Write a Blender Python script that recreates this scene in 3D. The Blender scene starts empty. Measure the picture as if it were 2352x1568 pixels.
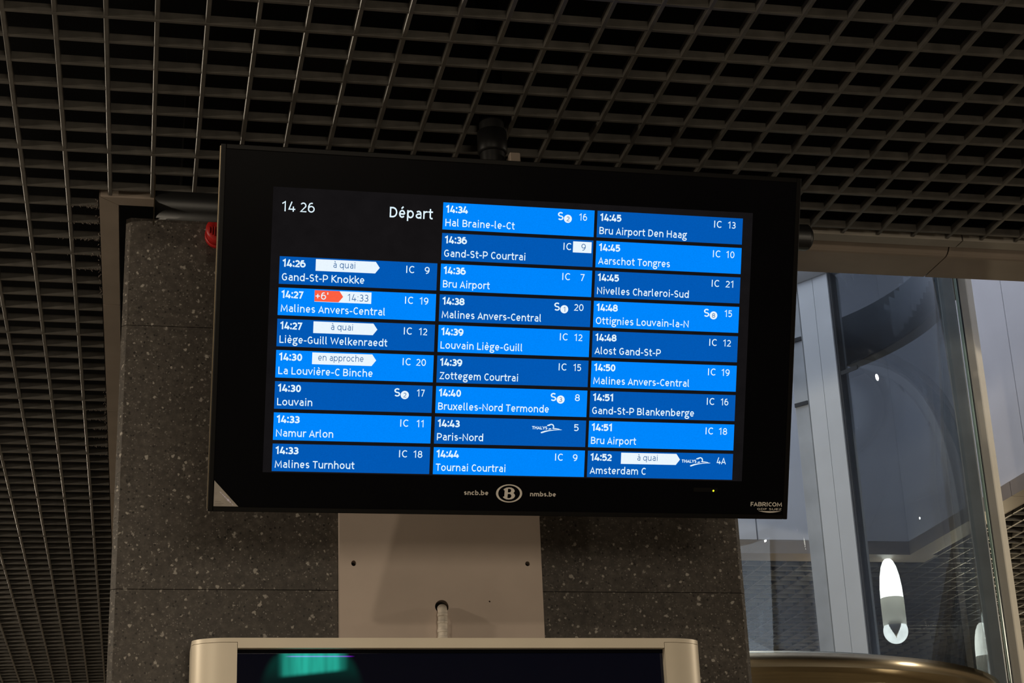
import bpy, bmesh, math
from mathutils import Matrix, Vector

scene = bpy.context.scene
COL = scene.collection

# ------------------------------------------------------------------ camera
F_PX = 3970.125
RIGHT = Vector((0.97852143, -0.20248006, -0.03869937))
DOWN = Vector((0.03563607, 0.35105089, -0.93567801))
FWD = Vector((0.20304159, 0.91420189, 0.35072641))
cam_data = bpy.data.cameras.new('camera')
cam_data.sensor_width = 36.0
cam_data.lens = F_PX / 2352.0 * 36.0
cam_data.clip_start = 0.05
cam_data.clip_end = 100
cam = bpy.data.objects.new('camera', cam_data)
COL.objects.link(cam)
m = Matrix.Identity(4)
for r in range(3):
    m[r][0] = RIGHT[r]
    m[r][1] = -DOWN[r]
    m[r][2] = -FWD[r]
m.translation = Vector((0, 0, 1.6))
cam.matrix_world = m
scene.camera = cam

H = 3.4488            # height of the open-cell ceiling
CELL = 0.1
GX, GY = -2.15437, 30.94170     # grid offset: x = (i + GX) * CELL, y = (j + GY) * CELL
VX0, VX1, VY0, VY1, VZ1 = 0.12, 3.53, 4.184, 7.43, 7.6   # the light well around the lift

# ------------------------------------------------------------------ world, large lights, exposure
world = bpy.data.worlds.new('world')
scene.world = world
world.use_nodes = True
world.node_tree.nodes['Background'].inputs[0].default_value = (0.6, 0.75, 1.0, 1)
world.node_tree.nodes['Background'].inputs[1].default_value = 0.02


def area_light(name, loc, sx, sy, power, color, rot=(0, 0, 0)):
    d = bpy.data.lights.new(name, 'AREA')
    d.shape = 'RECTANGLE'
    d.size, d.size_y = sx, sy
    d.energy = power
    d.color = color
    o = bpy.data.objects.new(name, d)
    COL.objects.link(o)
    o.location = loc
    o.rotation_euler = rot
    return o


SKY = (0.85, 0.91, 1.0)
WARM = (1.0, 0.86, 0.67)
# open top of the light well (its walls are lit by cool daylight from above)
area_light('skylight_offscreen', ((VX0 + VX1) / 2, (VY0 + VY1) / 2, VZ1 - 0.05), 3.2, 3.0, 100, SKY)
# lit end of the hall behind the camera
area_light('hall_lights_behind_offscreen', (0.73, -4.9, 1.55), 1.6, 0.8, 105, WARM, (math.radians(90), 0, 0))


def hall_lamp(name, loc, power, radius=0.05):
    """one of the hall's hanging lamps, at the height the lamps in the picture hang"""
    d = bpy.data.lights.new(name, 'POINT')
    d.energy = power
    d.color = WARM
    d.shadow_soft_size = radius
    o = bpy.data.objects.new(name, d)
    COL.objects.link(o)
    o.location = loc


for ly in (-0.8, 3.3, 7.4, 11.5):
    hall_lamp('lamp_left_offscreen', (-2.6, ly, 3.1), 110)
hall_lamp('lamp_right_offscreen', (5.4, 3.4, 3.1), 110)

scene.view_settings.view_transform = 'Standard'
scene.view_settings.look = 'None'
scene.view_settings.exposure = 0.0
scene.view_settings.gamma = 1.0
scene.view_settings.use_curve_mapping = False
scene.cycles.use_denoising = True
scene.cycles.max_bounces = 8
scene.cycles.diffuse_bounces = 4
scene.cycles.glossy_bounces = 4
scene.cycles.transparent_max_bounces = 16
scene.cycles.sample_clamp_indirect = 4.0
scene.cycles.caustics_reflective = False
scene.cycles.caustics_refractive = False


# ------------------------------------------------------------------ helpers
def lin(c):
    c = c / 255.0
    return c / 12.92 if c <= 0.04045 else ((c + 0.055) / 1.055) ** 2.4


def rgb(r, g, b):
    return (lin(r), lin(g), lin(b), 1.0)


def new_mat(name):
    mt = bpy.data.materials.new(name)
    mt.use_nodes = True
    nt = mt.node_tree
    for n in list(nt.nodes):
        nt.nodes.remove(n)
    out = nt.nodes.new('ShaderNodeOutputMaterial')
    return mt, nt, out


def noise(nt, scale, detail=3.0, rough=0.5, coord=None):
    n = nt.nodes.new('ShaderNodeTexNoise')
    n.inputs['Scale'].default_value = scale
    n.inputs['Detail'].default_value = detail
    n.inputs['Roughness'].default_value = rough
    if coord is None:
        coord = nt.nodes.new('ShaderNodeNewGeometry').outputs['Position']
    nt.links.new(coord, n.inputs['Vector'])
    return n


def ramp(nt, fac, stops):
    r = nt.nodes.new('ShaderNodeValToRGB')
    el = r.color_ramp.elements
    while len(el) < len(stops):
        el.new(0.5)
    for e, (p, c) in zip(el, stops):
        e.position = p
        e.color = c
    nt.links.new(fac, r.inputs['Fac'])
    return r


def surf(name, col, rough=0.5, metal=0.0, spec=0.5, var=0.12, scale=9.0, bump=0.0, aniso=None):
    """painted / metal surface: base colour with a light procedural mottling"""
    mt, nt, out = new_mat(name)
    b = nt.nodes.new('ShaderNodeBsdfPrincipled')
    n = noise(nt, scale, 4.0)
    lo = tuple(c * (1 - var) for c in col[:3]) + (1,)
    hi = tuple(min(1, c * (1 + var)) for c in col[:3]) + (1,)
    r = ramp(nt, n.outputs['Fac'], [(0.3, lo), (0.7, hi)])
    nt.links.new(r.outputs['Color'], b.inputs['Base Color'])
    b.inputs['Roughness'].default_value = rough
    b.inputs['Metallic'].default_value = metal
    b.inputs['Specular IOR Level'].default_value = spec
    if bump:
        n2 = noise(nt, scale * 14, 3.0)
        bp = nt.nodes.new('ShaderNodeBump')
        bp.inputs['Strength'].default_value = bump
        bp.inputs['Distance'].default_value = 0.001
        nt.links.new(n2.outputs['Fac'], bp.inputs['Height'])
        nt.links.new(bp.outputs['Normal'], b.inputs['Normal'])
    nt.links.new(b.outputs['BSDF'], out.inputs['Surface'])
    return mt


def emit(name, col, strength=1.0, var=0.0, scale=400.0):
    mt, nt, out = new_mat(name)
    e = nt.nodes.new('ShaderNodeEmission')
    if var:
        n = noise(nt, scale, 2.0)
        lo = tuple(c * (1 - var) for c in col[:3]) + (1,)
        hi = tuple(c * (1 + var) for c in col[:3]) + (1,)
        r = ramp(nt, n.outputs['Fac'], [(0.3, lo), (0.7, hi)])
        nt.links.new(r.outputs['Color'], e.inputs['Color'])
    else:
        e.inputs['Color'].default_value = col
    e.inputs['Strength'].default_value = strength
    nt.links.new(e.outputs['Emission'], out.inputs['Surface'])
    return mt


def glass(name, tint, gloss=0.05, rough=0.01):
    mt, nt, out = new_mat(name)
    t = nt.nodes.new('ShaderNodeBsdfTransparent')
    t.inputs['Color'].default_value = tint
    g = nt.nodes.new('ShaderNodeBsdfGlossy')
    g.inputs['Color'].default_value = (0.9, 0.95, 1, 1)
    g.inputs['Roughness'].default_value = rough
    lw = nt.nodes.new('ShaderNodeLayerWeight')
    lw.inputs['Blend'].default_value = 0.5
    pw = nt.nodes.new('ShaderNodeMath')
    pw.operation = 'POWER'
    pw.inputs[1].default_value = 5.0
    nt.links.new(lw.outputs['Facing'], pw.inputs[0])
    mr = nt.nodes.new('ShaderNodeMapRange')
    mr.inputs['To Min'].default_value = gloss
    mr.inputs['To Max'].default_value = 0.6
    nt.links.new(pw.outputs[0], mr.inputs['Value'])
    mx = nt.nodes.new('ShaderNodeMixShader')
    nt.links.new(mr.outputs['Result'], mx.inputs['Fac'])
    nt.links.new(t.outputs['BSDF'], mx.inputs[1])
    nt.links.new(g.outputs['BSDF'], mx.inputs[2])
    nt.links.new(mx.outputs['Shader'], out.inputs['Surface'])
    return mt


def stone(name):
    """dark brown agglomerate stone with pale chips of several sizes"""
    mt, nt, out = new_mat(name)
    b = nt.nodes.new('ShaderNodeBsdfPrincipled')
    pos = nt.nodes.new('ShaderNodeNewGeometry').outputs['Position']
    base = noise(nt, 60.0, 5.0, 0.7, pos)
    col = ramp(nt, base.outputs['Fac'], [(0.3, (0.050, 0.043, 0.038, 1)), (0.55, (0.088, 0.077, 0.067, 1)), (0.75, (0.135, 0.120, 0.104, 1))]).outputs['Color']
    big = noise(nt, 3.0, 3.0, 0.6, pos)
    mixb = nt.nodes.new('ShaderNodeMix')
    mixb.data_type = 'RGBA'
    mixb.blend_type = 'MULTIPLY'
    mixb.inputs[0].default_value = 0.5
    nt.links.new(col, mixb.inputs[6])
    nt.links.new(ramp(nt, big.outputs['Fac'], [(0.3, (0.6, 0.58, 0.55, 1)), (0.7, (1, 1, 1, 1))]).outputs['Color'], mixb.inputs[7])
    col = mixb.outputs[2]
    for sc, rad, keep, chip in ((120.0, 0.34, 0.88, (0.36, 0.33, 0.29, 1)), (210.0, 0.36, 0.82, (0.28, 0.255, 0.23, 1)), (80.0, 0.30, 0.955, (0.40, 0.37, 0.33, 1)), (170.0, 0.4, 0.84, (0.020, 0.017, 0.015, 1))):
        v = nt.nodes.new('ShaderNodeTexVoronoi')
        v.inputs['Scale'].default_value = sc
        nz = noise(nt, sc * 1.5, 2.0, 0.5, pos)
        add = nt.nodes.new('ShaderNodeVectorMath')
        add.operation = 'MULTIPLY_ADD'
        add.inputs[1].default_value = (0.9 / sc,) * 3
        nt.links.new(nz.outputs['Color'], add.inputs[0])
        nt.links.new(pos, add.inputs[2])
        nt.links.new(add.outputs[0], v.inputs['Vector'])
        sep = nt.nodes.new('ShaderNodeSeparateColor')
        nt.links.new(v.outputs['Color'], sep.inputs[0])
        gt = nt.nodes.new('ShaderNodeMath')
        gt.operation = 'GREATER_THAN'
        gt.inputs[1].default_value = keep
        nt.links.new(sep.outputs[0], gt.inputs[0])
        mr = nt.nodes.new('ShaderNodeMapRange')
        mr.inputs['From Min'].default_value = rad
        mr.inputs['From Max'].default_value = rad + 0.12
        mr.inputs['To Min'].default_value = 1.0
        mr.inputs['To Max'].default_value = 0.0
        nt.links.new(v.outputs['Distance'], mr.inputs['Value'])
        mul = nt.nodes.new('ShaderNodeMath')
        mul.operation = 'MULTIPLY'
        nt.links.new(gt.outputs[0], mul.inputs[0])
        nt.links.new(mr.outputs['Result'], mul.inputs[1])
        vm = nt.nodes.new('ShaderNodeMath')
        vm.operation = 'MULTIPLY'
        nt.links.new(mul.outputs[0], vm.inputs[0])
        nt.links.new(sep.outputs[1], vm.inputs[1])
        mx = nt.nodes.new('ShaderNodeMix')
        mx.data_type = 'RGBA'
        nt.links.new(vm.outputs[0], mx.inputs[0])
        nt.links.new(col, mx.inputs[6])
        mx.inputs[7].default_value = chip
        col = mx.outputs[2]
    nt.links.new(col, b.inputs['Base Color'])
    b.inputs['Roughness'].default_value = 0.45
    b.inputs['Specular IOR Level'].default_value = 0.35
    nt.links.new(b.outputs['BSDF'], out.inputs['Surface'])
    return mt


def brushed(name, col, rough=0.28):
    """brushed stainless steel with fine vertical-to-horizontal streaks"""
    mt, nt, out = new_mat(name)
    b = nt.nodes.new('ShaderNodeBsdfPrincipled')
    pos = nt.nodes.new('ShaderNodeNewGeometry').outputs['Position']
    mp = nt.nodes.new('ShaderNodeMapping')
    mp.inputs['Scale'].default_value = (6, 6, 260)
    nt.links.new(pos, mp.inputs['Vector'])
    n = noise(nt, 1.0, 3.0, 0.6, mp.outputs['Vector'])
    lo = tuple(c * 0.85 for c in col[:3]) + (1,)
    nt.links.new(ramp(nt, n.outputs['Fac'], [(0.3, lo), (0.7, col)]).outputs['Color'], b.inputs['Base Color'])
    b.inputs['Metallic'].default_value = 1.0
    b.inputs['Roughness'].default_value = rough
    b.inputs['Anisotropic'].default_value = 0.85
    b.inputs['Anisotropic Rotation'].default_value = 0.25
    tg = nt.nodes.new('ShaderNodeTangent')
    tg.direction_type = 'RADIAL'
    tg.axis = 'Z'
    nt.links.new(tg.outputs[0], b.inputs['Tangent'])
    bp = nt.nodes.new('ShaderNodeBump')
    bp.inputs['Strength'].default_value = 0.08
    bp.inputs['Distance'].default_value = 0.0008
    nt.links.new(n.outputs['Fac'], bp.inputs['Height'])
    nt.links.new(bp.outputs['Normal'], b.inputs['Normal'])
    nt.links.new(b.outputs['BSDF'], out.inputs['Surface'])
    return mt


def tag(o, label=None, cat=None, group=None, kind=None):
    if label:
        o['label'] = label
    if cat:
        o['category'] = cat
    if group:
        o['group'] = group
    if kind:
        o['kind'] = kind
    return o


def empty(name, loc, label=None, cat=None, group=None):
    o = bpy.data.objects.new(name, None)
    o.empty_display_size = 0.1
    COL.objects.link(o)
    o.location = loc
    return tag(o, label, cat, group)


def link_mesh(name, me, mats, parent=None, smooth=False, local=False):
    """mesh verts are in world space unless local; parents are unrotated, so subtract their place"""
    for mt in (mats if isinstance(mats, (list, tuple)) else [mats]):
        me.materials.append(mt)
    if smooth:
        for p in me.polygons:
            p.use_smooth = True
    o = bpy.data.objects.new(name, me)
    COL.objects.link(o)
    if parent is not None:
        o.parent = parent
        if not local:
            off = Vector(parent.location)
            pp = parent.parent
            while pp is not None:
                off += Vector(pp.location)
                pp = pp.parent
            me.transform(Matrix.Translation(-off))
    return o


def poly(name, verts, faces, mats, parent=None, smooth=False, local=False, fmat=None):
    me = bpy.data.meshes.new(name)
    me.from_pydata([tuple(v) for v in verts], [], faces)
    me.update()
    o = link_mesh(name, me, mats, parent, smooth, local)
    if fmat:
        for p, k in zip(me.polygons, fmat):
            p.material_index = k
    return o


def bm_obj(name, bm, mats, parent=None, smooth=False, local=False):
    me = bpy.data.meshes.new(name)
    bmesh.ops.recalc_face_normals(bm, faces=bm.faces)
    bm.to_mesh(me)
    bm.free()
    return link_mesh(name, me, mats, parent, smooth, local)


def add_box(bm, x0, x1, y0, y1, z0, z1, bevel=0.0, seg=2):
    vs = [bm.verts.new((x, y, z)) for x in (x0, x1) for y in (y0, y1) for z in (z0, z1)]
    fs = [bm.faces.new([vs[i] for i in q]) for q in ((0, 1, 3, 2), (4, 6, 7, 5), (0, 4, 5, 1), (2, 3, 7, 6), (0, 2, 6, 4), (1, 5, 7, 3))]
    if bevel:
        es = list({e for f in fs for e in f.edges})
        bmesh.ops.bevel(bm, geom=es, offset=bevel, segments=seg, affect='EDGES', profile=0.5)
    return bm


def box(name, x0, x1, y0, y1, z0, z1, mat, parent=None, bevel=0.0, seg=2, local=False):
    return bm_obj(name, add_box(bmesh.new(), x0, x1, y0, y1, z0, z1, bevel, seg), mat, parent, local=local)


def lathe(name, prof, center, mat, parent=None, seg=32, axis='Z', cap=True, local=False, smooth=True):
    """prof: (radius, along-axis) pairs"""
    bm = bmesh.new()
    rings = []
    for r, h in prof:
        ring = []
        for k in range(seg):
            a = 2 * math.pi * k / seg
            u, v = r * math.cos(a), r * math.sin(a)
            p = (u, v, h) if axis == 'Z' else ((u, h, v) if axis == 'Y' else (h, u, v))
            ring.append(bm.verts.new(Vector(center) + Vector(p)))
        rings.append(ring)
    for a, b in zip(rings, rings[1:]):
        for k in range(seg):
            bm.faces.new((a[k], a[(k + 1) % seg], b[(k + 1) % seg], b[k]))
    if cap:
        bm.faces.new(rings[0])
        bm.faces.new(rings[-1])
    o = bm_obj(name, bm, mat, parent, local=local)
    if smooth:
        for p in o.data.polygons:
            p.use_smooth = len(p.vertices) == 4
    return o


def tube(name, pts, r, mat, parent=None, seg=12, local=False):
    bm = bmesh.new()
    pts = [Vector(p) for p in pts]
    rings = []
    up = Vector((1, 0, 0))
    for k, p in enumerate(pts):
        d = (pts[min(k + 1, len(pts) - 1)] - pts[max(k - 1, 0)]).normalized()
        s = up - d * up.dot(d)
        if s.length < 1e-3:
            s = Vector((0, 1, 0)) - d * d.y
        s.normalize()
        t = d.cross(s)
        rings.append([bm.verts.new(p + (s * math.cos(2 * math.pi * q / seg) + t * math.sin(2 * math.pi * q / seg)) * r) for q in range(seg)])
    for a, b in zip(rings, rings[1:]):
        for k in range(seg):
            bm.faces.new((a[k], a[(k + 1) % seg], b[(k + 1) % seg], b[k]))
    bm.faces.new(rings[0])
    bm.faces.new(rings[-1])
    o = bm_obj(name, bm, mat, parent, local=local)
    for p in o.data.polygons:
        p.use_smooth = len(p.vertices) == 4
    return o


def extrude_profile(name, prof, a0, a1, along, mat, parent=None, smooth=False):
    """prof: closed list of (p, z); along 'X': p is y, 'Y': p is x"""
    bm = bmesh.new()
    def pt(p, z, a):
        return (a, p, z) if along == 'X' else (p, a, z)
    r0 = [bm.verts.new(pt(p, z, a0)) for p, z in prof]
    r1 = [bm.verts.new(pt(p, z, a1)) for p, z in prof]
    n = len(prof)
    for k in range(n):
        bm.faces.new((r0[k], r0[(k + 1) % n], r1[(k + 1) % n], r1[k]))
    bm.faces.new(r0)
    bm.faces.new(r1)
    return bm_obj(name, bm, mat, parent, smooth)


def curve_mesh(splines, extrude=0.0):
    """filled 2D outline (first spline outer, rest holes) as mesh in its x/y plane"""
    cu = bpy.data.curves.new('outline', 'CURVE')
    cu.dimensions = '2D'
    cu.fill_mode = 'BOTH'
    cu.extrude = extrude
    for pts in splines:
        s = cu.splines.new('POLY')
        s.points.add(len(pts) - 1)
        for p, (x, y) in zip(s.points, pts):
            p.co = (x, y, 0, 1)
        s.use_cyclic_u = True
    o = bpy.data.objects.new('outline', cu)
    me = bpy.data.meshes.new_from_object(o)
    bpy.data.objects.remove(o)
    bpy.data.curves.remove(cu)
    return me


def circle_pts(cx, cy, rx, ry=None, n=32):
    ry = rx if ry is None else ry
    return [(cx + rx * math.cos(2 * math.pi * k / n), cy + ry * math.sin(2 * math.pi * k / n)) for k in range(n)]


# ------------------------------------------------------------------ materials
M_BAR = surf('louvre_dark_grey_paint', (0.066, 0.061, 0.054, 1), rough=0.38, spec=0.5, var=0.25, scale=25)
M_SLAB = surf('plenum_black', (0.006, 0.006, 0.006, 1), rough=0.9, spec=0.1)
M_TRIM = surf('beige_lacquered_trim', (0.24, 0.198, 0.162, 1), rough=0.45, spec=0.4, var=0.08)
M_TRIMGREY = surf('grey_angle_trim', (0.25, 0.23, 0.20, 1), rough=0.5, spec=0.4)
M_WELL = surf('pale_lilac_wall_panel', (0.62, 0.62, 0.66, 1), rough=0.55, spec=0.3, var=0.05, scale=3)
M_WALL = surf('hall_wall_plaster', (0.42, 0.36, 0.29, 1), rough=0.8, spec=0.2)
M_FLOOR = surf('hall_floor_stone', (0.38, 0.345, 0.30, 1), rough=0.4, spec=0.4, var=0.15, scale=2)
M_STONE = stone('speckled_brown_stone')
M_DARK = surf('joint_dark', (0.012, 0.011, 0.010, 1), rough=0.9, spec=0.1)
M_PANEL = surf('beige_steel_cover', (0.55, 0.455, 0.39, 1), rough=0.5, spec=0.35, var=0.08, scale=5)
M_KIOSK = surf('champagne_aluminium', (0.86, 0.77, 0.62, 1), rough=0.42, metal=0.12, spec=0.4, var=0.04, scale=6)
M_BLACKGLASS = surf('black_front_glass', (0.004, 0.004, 0.005, 1), rough=0.3, spec=0.015, var=0.1)
M_BLACK = surf('black_powder_coat', (0.006, 0.006, 0.006, 1), rough=0.45, spec=0.15, var=0.1, bump=0.1)
M_FRAME = surf('dark_anodised_frame', (0.007, 0.0065, 0.006, 1), rough=0.4, spec=0.08, var=0.1)
M_EDGE = surf('bare_metal_edge', (0.13, 0.105, 0.07, 1), rough=0.3, metal=1.0)
M_RED = surf('red_plastic', (0.50, 0.018, 0.016, 1), rough=0.4, spec=0.5, var=0.08)
M_PRINT = surf('silver_print', (0.82, 0.77, 0.69, 1), rough=0.5, spec=0.3, var=0.04)
M_STICKER = surf('silver_sticker', (0.42, 0.38, 0.34, 1), rough=0.4, spec=0.4, var=0.1, scale=60)
M_STICKERINK = surf('sticker_hologram_print', (0.80, 0.74, 0.95, 1), rough=0.2, spec=0.6)
M_STICKERDARK = surf('sticker_faint_print', (0.30, 0.27, 0.24, 1), rough=0.5)
M_CABLE = surf('taped_white_conduit', (0.66, 0.60, 0.52, 1), rough=0.6, spec=0.3, var=0.3, scale=50)
M_WHITE = surf('white_lift_steel', (0.80, 0.83, 0.86, 1), rough=0.4, spec=0.4, var=0.03)
M_CREAM = surf('cream_lift_steel', (0.86, 0.81, 0.68, 1), rough=0.4, spec=0.4, var=0.05)
M_GREY = surf('grey_lift_steel', (0.52, 0.55, 0.58, 1), rough=0.4, spec=0.4)
M_MULLION = surf('grey_green_mullion', (0.20, 0.23, 0.235, 1), rough=0.35, spec=0.4)
M_SEAL = surf('black_rubber_seal', (0.02, 0.022, 0.024, 1), rough=0.6)
M_STEEL = brushed('brushed_stainless_steel', (0.66, 0.58, 0.42, 1), 0.26)
M_GLASS = glass('lift_glass', (0.93, 0.95, 0.96, 1), gloss=0.02)
M_GLASSB = glass('tinted_lift_glass', (0.46, 0.49, 0.52, 1), gloss=0.03)
M_GLASSEDGE = surf('green_glass_edge', (0.30, 0.42, 0.36, 1), rough=0.2, spec=0.6)
M_LAMPGLOW = emit('lamp_diffuser_glow', (1.0, 0.94, 0.74, 1), 10.0, 0.05, 20)
M_LAMPMOUTH = emit('lamp_mouth_glow', (1.0, 0.96, 0.82, 1), 4.5, 0.12, 30)
def frosted(name):
    mt, nt, out = new_mat(name)
    d = nt.nodes.new('ShaderNodeBsdfDiffuse')
    t = nt.nodes.new('ShaderNodeBsdfTranslucent')
    n = noise(nt, 20.0, 3.0)
    r = ramp(nt, n.outputs['Fac'], [(0.3, (0.70, 0.68, 0.62, 1)), (0.7, (0.80, 0.78, 0.72, 1))])
    nt.links.new(r.outputs['Color'], d.inputs['Color'])
    nt.links.new(r.outputs['Color'], t.inputs['Color'])
    mx = nt.nodes.new('ShaderNodeMixShader')
    nt.links.new(d.outputs[0], mx.inputs[1])
    nt.links.new(t.outputs[0], mx.inputs[2])
    nt.links.new(mx.outputs[0], out.inputs['Surface'])
    return mt


M_LAMPFACET = surf('grey_globe_facet', (0.42, 0.40, 0.36, 1), rough=0.4, metal=0.3)  # grey for a V-shaped patch of faces on the lamp globe
M_LAMPBODY = frosted('lamp_frosted_sleeve')
M_LCD = emit('lcd_black_level', rgb(21, 19, 20), 1.0, 0.10, 30)
M_BRIGHT = emit('lcd_bright_blue', rgb(0, 134, 252), 1.0, 0.06, 500)
M_DEEP = emit('lcd_deep_blue', rgb(2, 88, 180), 1.0, 0.06, 500)
M_TXT = emit('lcd_white', rgb(226, 246, 255), 1.0, 0.02, 300)
M_BANNER = emit('lcd_banner_white', rgb(234, 246, 255), 1.0, 0.02, 300)
M_INK = emit('lcd_slate_blue', rgb(48, 104, 160), 1.0, 0.03, 300)
M_INKDARK = emit('lcd_navy', rgb(28, 96, 160), 1.0, 0.03, 300)
M_ORANGE = emit('lcd_orange', rgb(252, 96, 66), 1.0, 0.03, 300)
M_LED = emit('status_led', rgb(222, 236, 40), 1.6, 0.02, 300)


# ------------------------------------------------------------------ setting: hall shell
box('floor', -8, 9, -5, 16, -0.1, 0.0, M_FLOOR)['kind'] = 'structure'
for nm, a in (('wall_west', (-8.1, -8, -5, 16, 0, 4.2)), ('wall_east', (9, 9.1, -5, 16, 0, 4.2)),
              ('wall_south', (-8, 9, -5.1, -5, 0, 4.2)), ('wall_north', (-8, 9, 16, 16.1, 0, 4.2))):
    box(nm, *a, M_WALL)['kind'] = 'structure'

# dark slab above the open-cell ceiling, pierced by the light well
bm = bmesh.new()
for a in ((-8, 9, -5, 3.99), (-8, 0.10, 3.99, 16), (3.58, 9, 3.99, 16), (0.10, 3.58, 7.50, 16), (0.10, 3.58, 3.99, 4.14)):
    add_box(bm, a[0], a[1], a[2], a[3], H + 0.55, H + 0.62)
ceiling = tag(bm_obj('ceiling', bm, M_SLAB), 'open-cell louvre ceiling of dark square cells', kind='structure')

# the louvre bars: one mesh per length, shared by alike bars
BW, BH = 0.005, 0.019
PROF = [(-BW, BH), (-BW, 0.0016), (-BW + 0.0014, 0), (BW - 0.0014, 0), (BW, 0.0016), (BW, BH)]
_bars = {}


def bar_mesh(L, along):
    key = (round(L, 4), along)
    if key not in _bars:
        me = bpy.data.meshes.new('louvre_bar')
        def pt(p, z, a):
            return (a, p, z) if along == 'X' else (p, a, z)
        vs = [pt(p, z, 0) for p, z in PROF] + [pt(p, z, L) for p, z in PROF]
        n = len(PROF)
        fs = [(k, (k + 1) % n, n + (k + 1) % n, n + k) for k in range(n)] + [tuple(range(n)), tuple(range(2 * n - 1, n - 1, -1))]
        me.from_pydata(vs, [], fs)
        me.materials.append(M_BAR)
        b = bmesh.new()
        b.from_mesh(me)
        bmesh.ops.recalc_face_normals(b, faces=b.faces)
        b.to_mesh(me)
        b.free()
        _bars[key] = me
    return _bars[key]


def bar(along, a0, a1, pos, dz=0.0):
    o = bpy.data.objects.new('louvre_bar', bar_mesh(a1 - a0, along))
    COL.objects.link(o)
    o.parent = ceiling
    o.location = (a0, pos, H + dz) if along == 'X' else (pos, a0, H + dz)


X0, X1, Y0, Y1 = -1.205, 5.205, 2.005, 12.505
FR, LF, RT, BK = 3.925, -0.145, 3.675, 7.618
stuff_bars = []
for i in range(-40, 90):
    x = (i + GX) * CELL
    spans = [(Y0, Y1)] if (x < LF or x > RT) else [(Y0, FR), (BK, Y1)]
    if X0 <= x <= X1:
        for a, b in spans:
            bar('Y', a, b, x)
    elif -4.2 < x < 7.2:
        stuff_bars.append(('Y', 0.5, Y1, x))
    if X0 <= x <= X1:
        stuff_bars.append(('Y', 0.5, Y0, x))
for j in range(-28, 96):
    y = (j + GY) * CELL
    dz = 0.0006 - (0.0016 if j % 6 == 0 else 0.0)
    if Y0 <= y <= Y1:
        if FR < y < BK:
            bar('X', X0, LF, y, dz)
            bar('X', RT, X1, y, dz)
        else:
            bar('X', X0, X1, y, dz)
        stuff_bars.append(('X', -4.2, X0, y))
        stuff_bars.append(('X', X1, 7.2, y))
    elif 0.5 < y < Y0:
        stuff_bars.append(('X', -4.2, 7.2, y))
vs, fs = [], []
for along, a0, a1, pos in stuff_bars:
    n0 = len(vs)
    n = len(PROF)
    for a in (a0, a1):
        for p, z in PROF:
            vs.append((a, pos + p, H + z + 0.0003) if along == 'X' else (pos + p, a, H + z))
    for k in range(n):
        fs.append((n0 + k, n0 + (k + 1) % n, n0 + n + (k + 1) % n, n0 + n + k))
o = poly('louvre_bar_field', vs, fs, M_BAR, ceiling)
o['kind'] = 'stuff'

# ------------------------------------------------------------------ setting: trims round the light well
def trim_root(name, loc):
    o = empty(name, loc)
    o['kind'] = 'structure'
    return o


t1 = trim_root('trim_1', (-0.12, 3.95, H))
for a, b, mitre in ((3.931, 4.639, True), (4.643, 5.6, False), (5.604, 6.6, False), (6.604, 7.645, False)):
    ya = 3.975 if mitre else a
    poly('trim_panel', [(-0.142, a, H - 0.002), (-0.096, ya, H - 0.002), (-0.096, b, H - 0.002), (-0.142, b, H - 0.002),
                        (-0.142, a, H + 0.03), (-0.096, ya, H + 0.03), (-0.096, b, H + 0.03), (-0.142, b, H + 0.03)],
         [(0, 1, 2, 3), (7, 6, 5, 4), (0, 4, 5, 1), (1, 5, 6, 2), (2, 6, 7, 3), (3, 7, 4, 0)], M_TRIM, t1)
t2 = trim_root('trim_2', (1.7, 3.96, H))
for a, b, mitre in ((-0.139, 1.05, True), (1.053, 2.13, False), (2.134, 3.7, False)):
    xa = a + 0.043 if mitre else a
    poly('trim_panel', [(a, 3.931, H - 0.002), (b, 3.931, H - 0.002), (b, 3.974, H - 0.002), (xa, 3.974, H - 0.002),
                        (a, 3.931, H + 0.03), (b, 3.931, H + 0.03), (b, 3.974, H + 0.03), (xa, 3.974, H + 0.03)],
         [(0, 1, 2, 3), (7, 6, 5, 4), (0, 4, 5, 1), (1, 5, 6, 2), (2, 6, 7, 3), (3, 7, 4, 0)], M_TRIM if mitre else M_TRIMGREY, t2)


def soffit_prof(p0, p1):
    """flat soffit whose hall-side edge is rounded up; p0 hall side, p1 well side"""
    s = 1 if p1 > p0 else -1
    r = 0.035
    pr = []
    for k in range(7):
        a = math.pi / 2 * k / 6
        pr.append((p0 + s * (r - r * math.cos(a)), H - 0.002 + r - r * math.sin(a)))
    pr += [(p1, H - 0.002), (p1, H + 0.06), (p0, H + 0.06)]
    return pr


t3 = trim_root('trim_3', (2.5, 4.1, H))
for a, b in ((1.52, 2.132), (2.136, 3.53)):
    extrude_profile('soffit_panel', soffit_prof(4.012, 4.184), a, b, 'X', M_TRIM, t3, True)
t4 = trim_root('trim_4', (3.6, 5.8, H))
for a, b in ((4.04, 5.2), (5.204, 6.4), (6.404, 7.43)):
    extrude_profile('soffit_panel', soffit_prof(3.67, 3.53), a, b, 'Y', M_TRIM, t4, True)
t5 = trim_root('trim_5', (1.8, 7.5, H))
for a, b in ((-0.09, 1.2), (1.204, 2.4), (2.404, 3.67)):
    extrude_profile('soffit_panel', soffit_prof(7.61, 7.43), a, b, 'X', M_TRIM, t5, True)
for t in (t3, t4, t5):
    for c in t.children:
        for p in c.data.polygons:
            p.use_smooth = False

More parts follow.
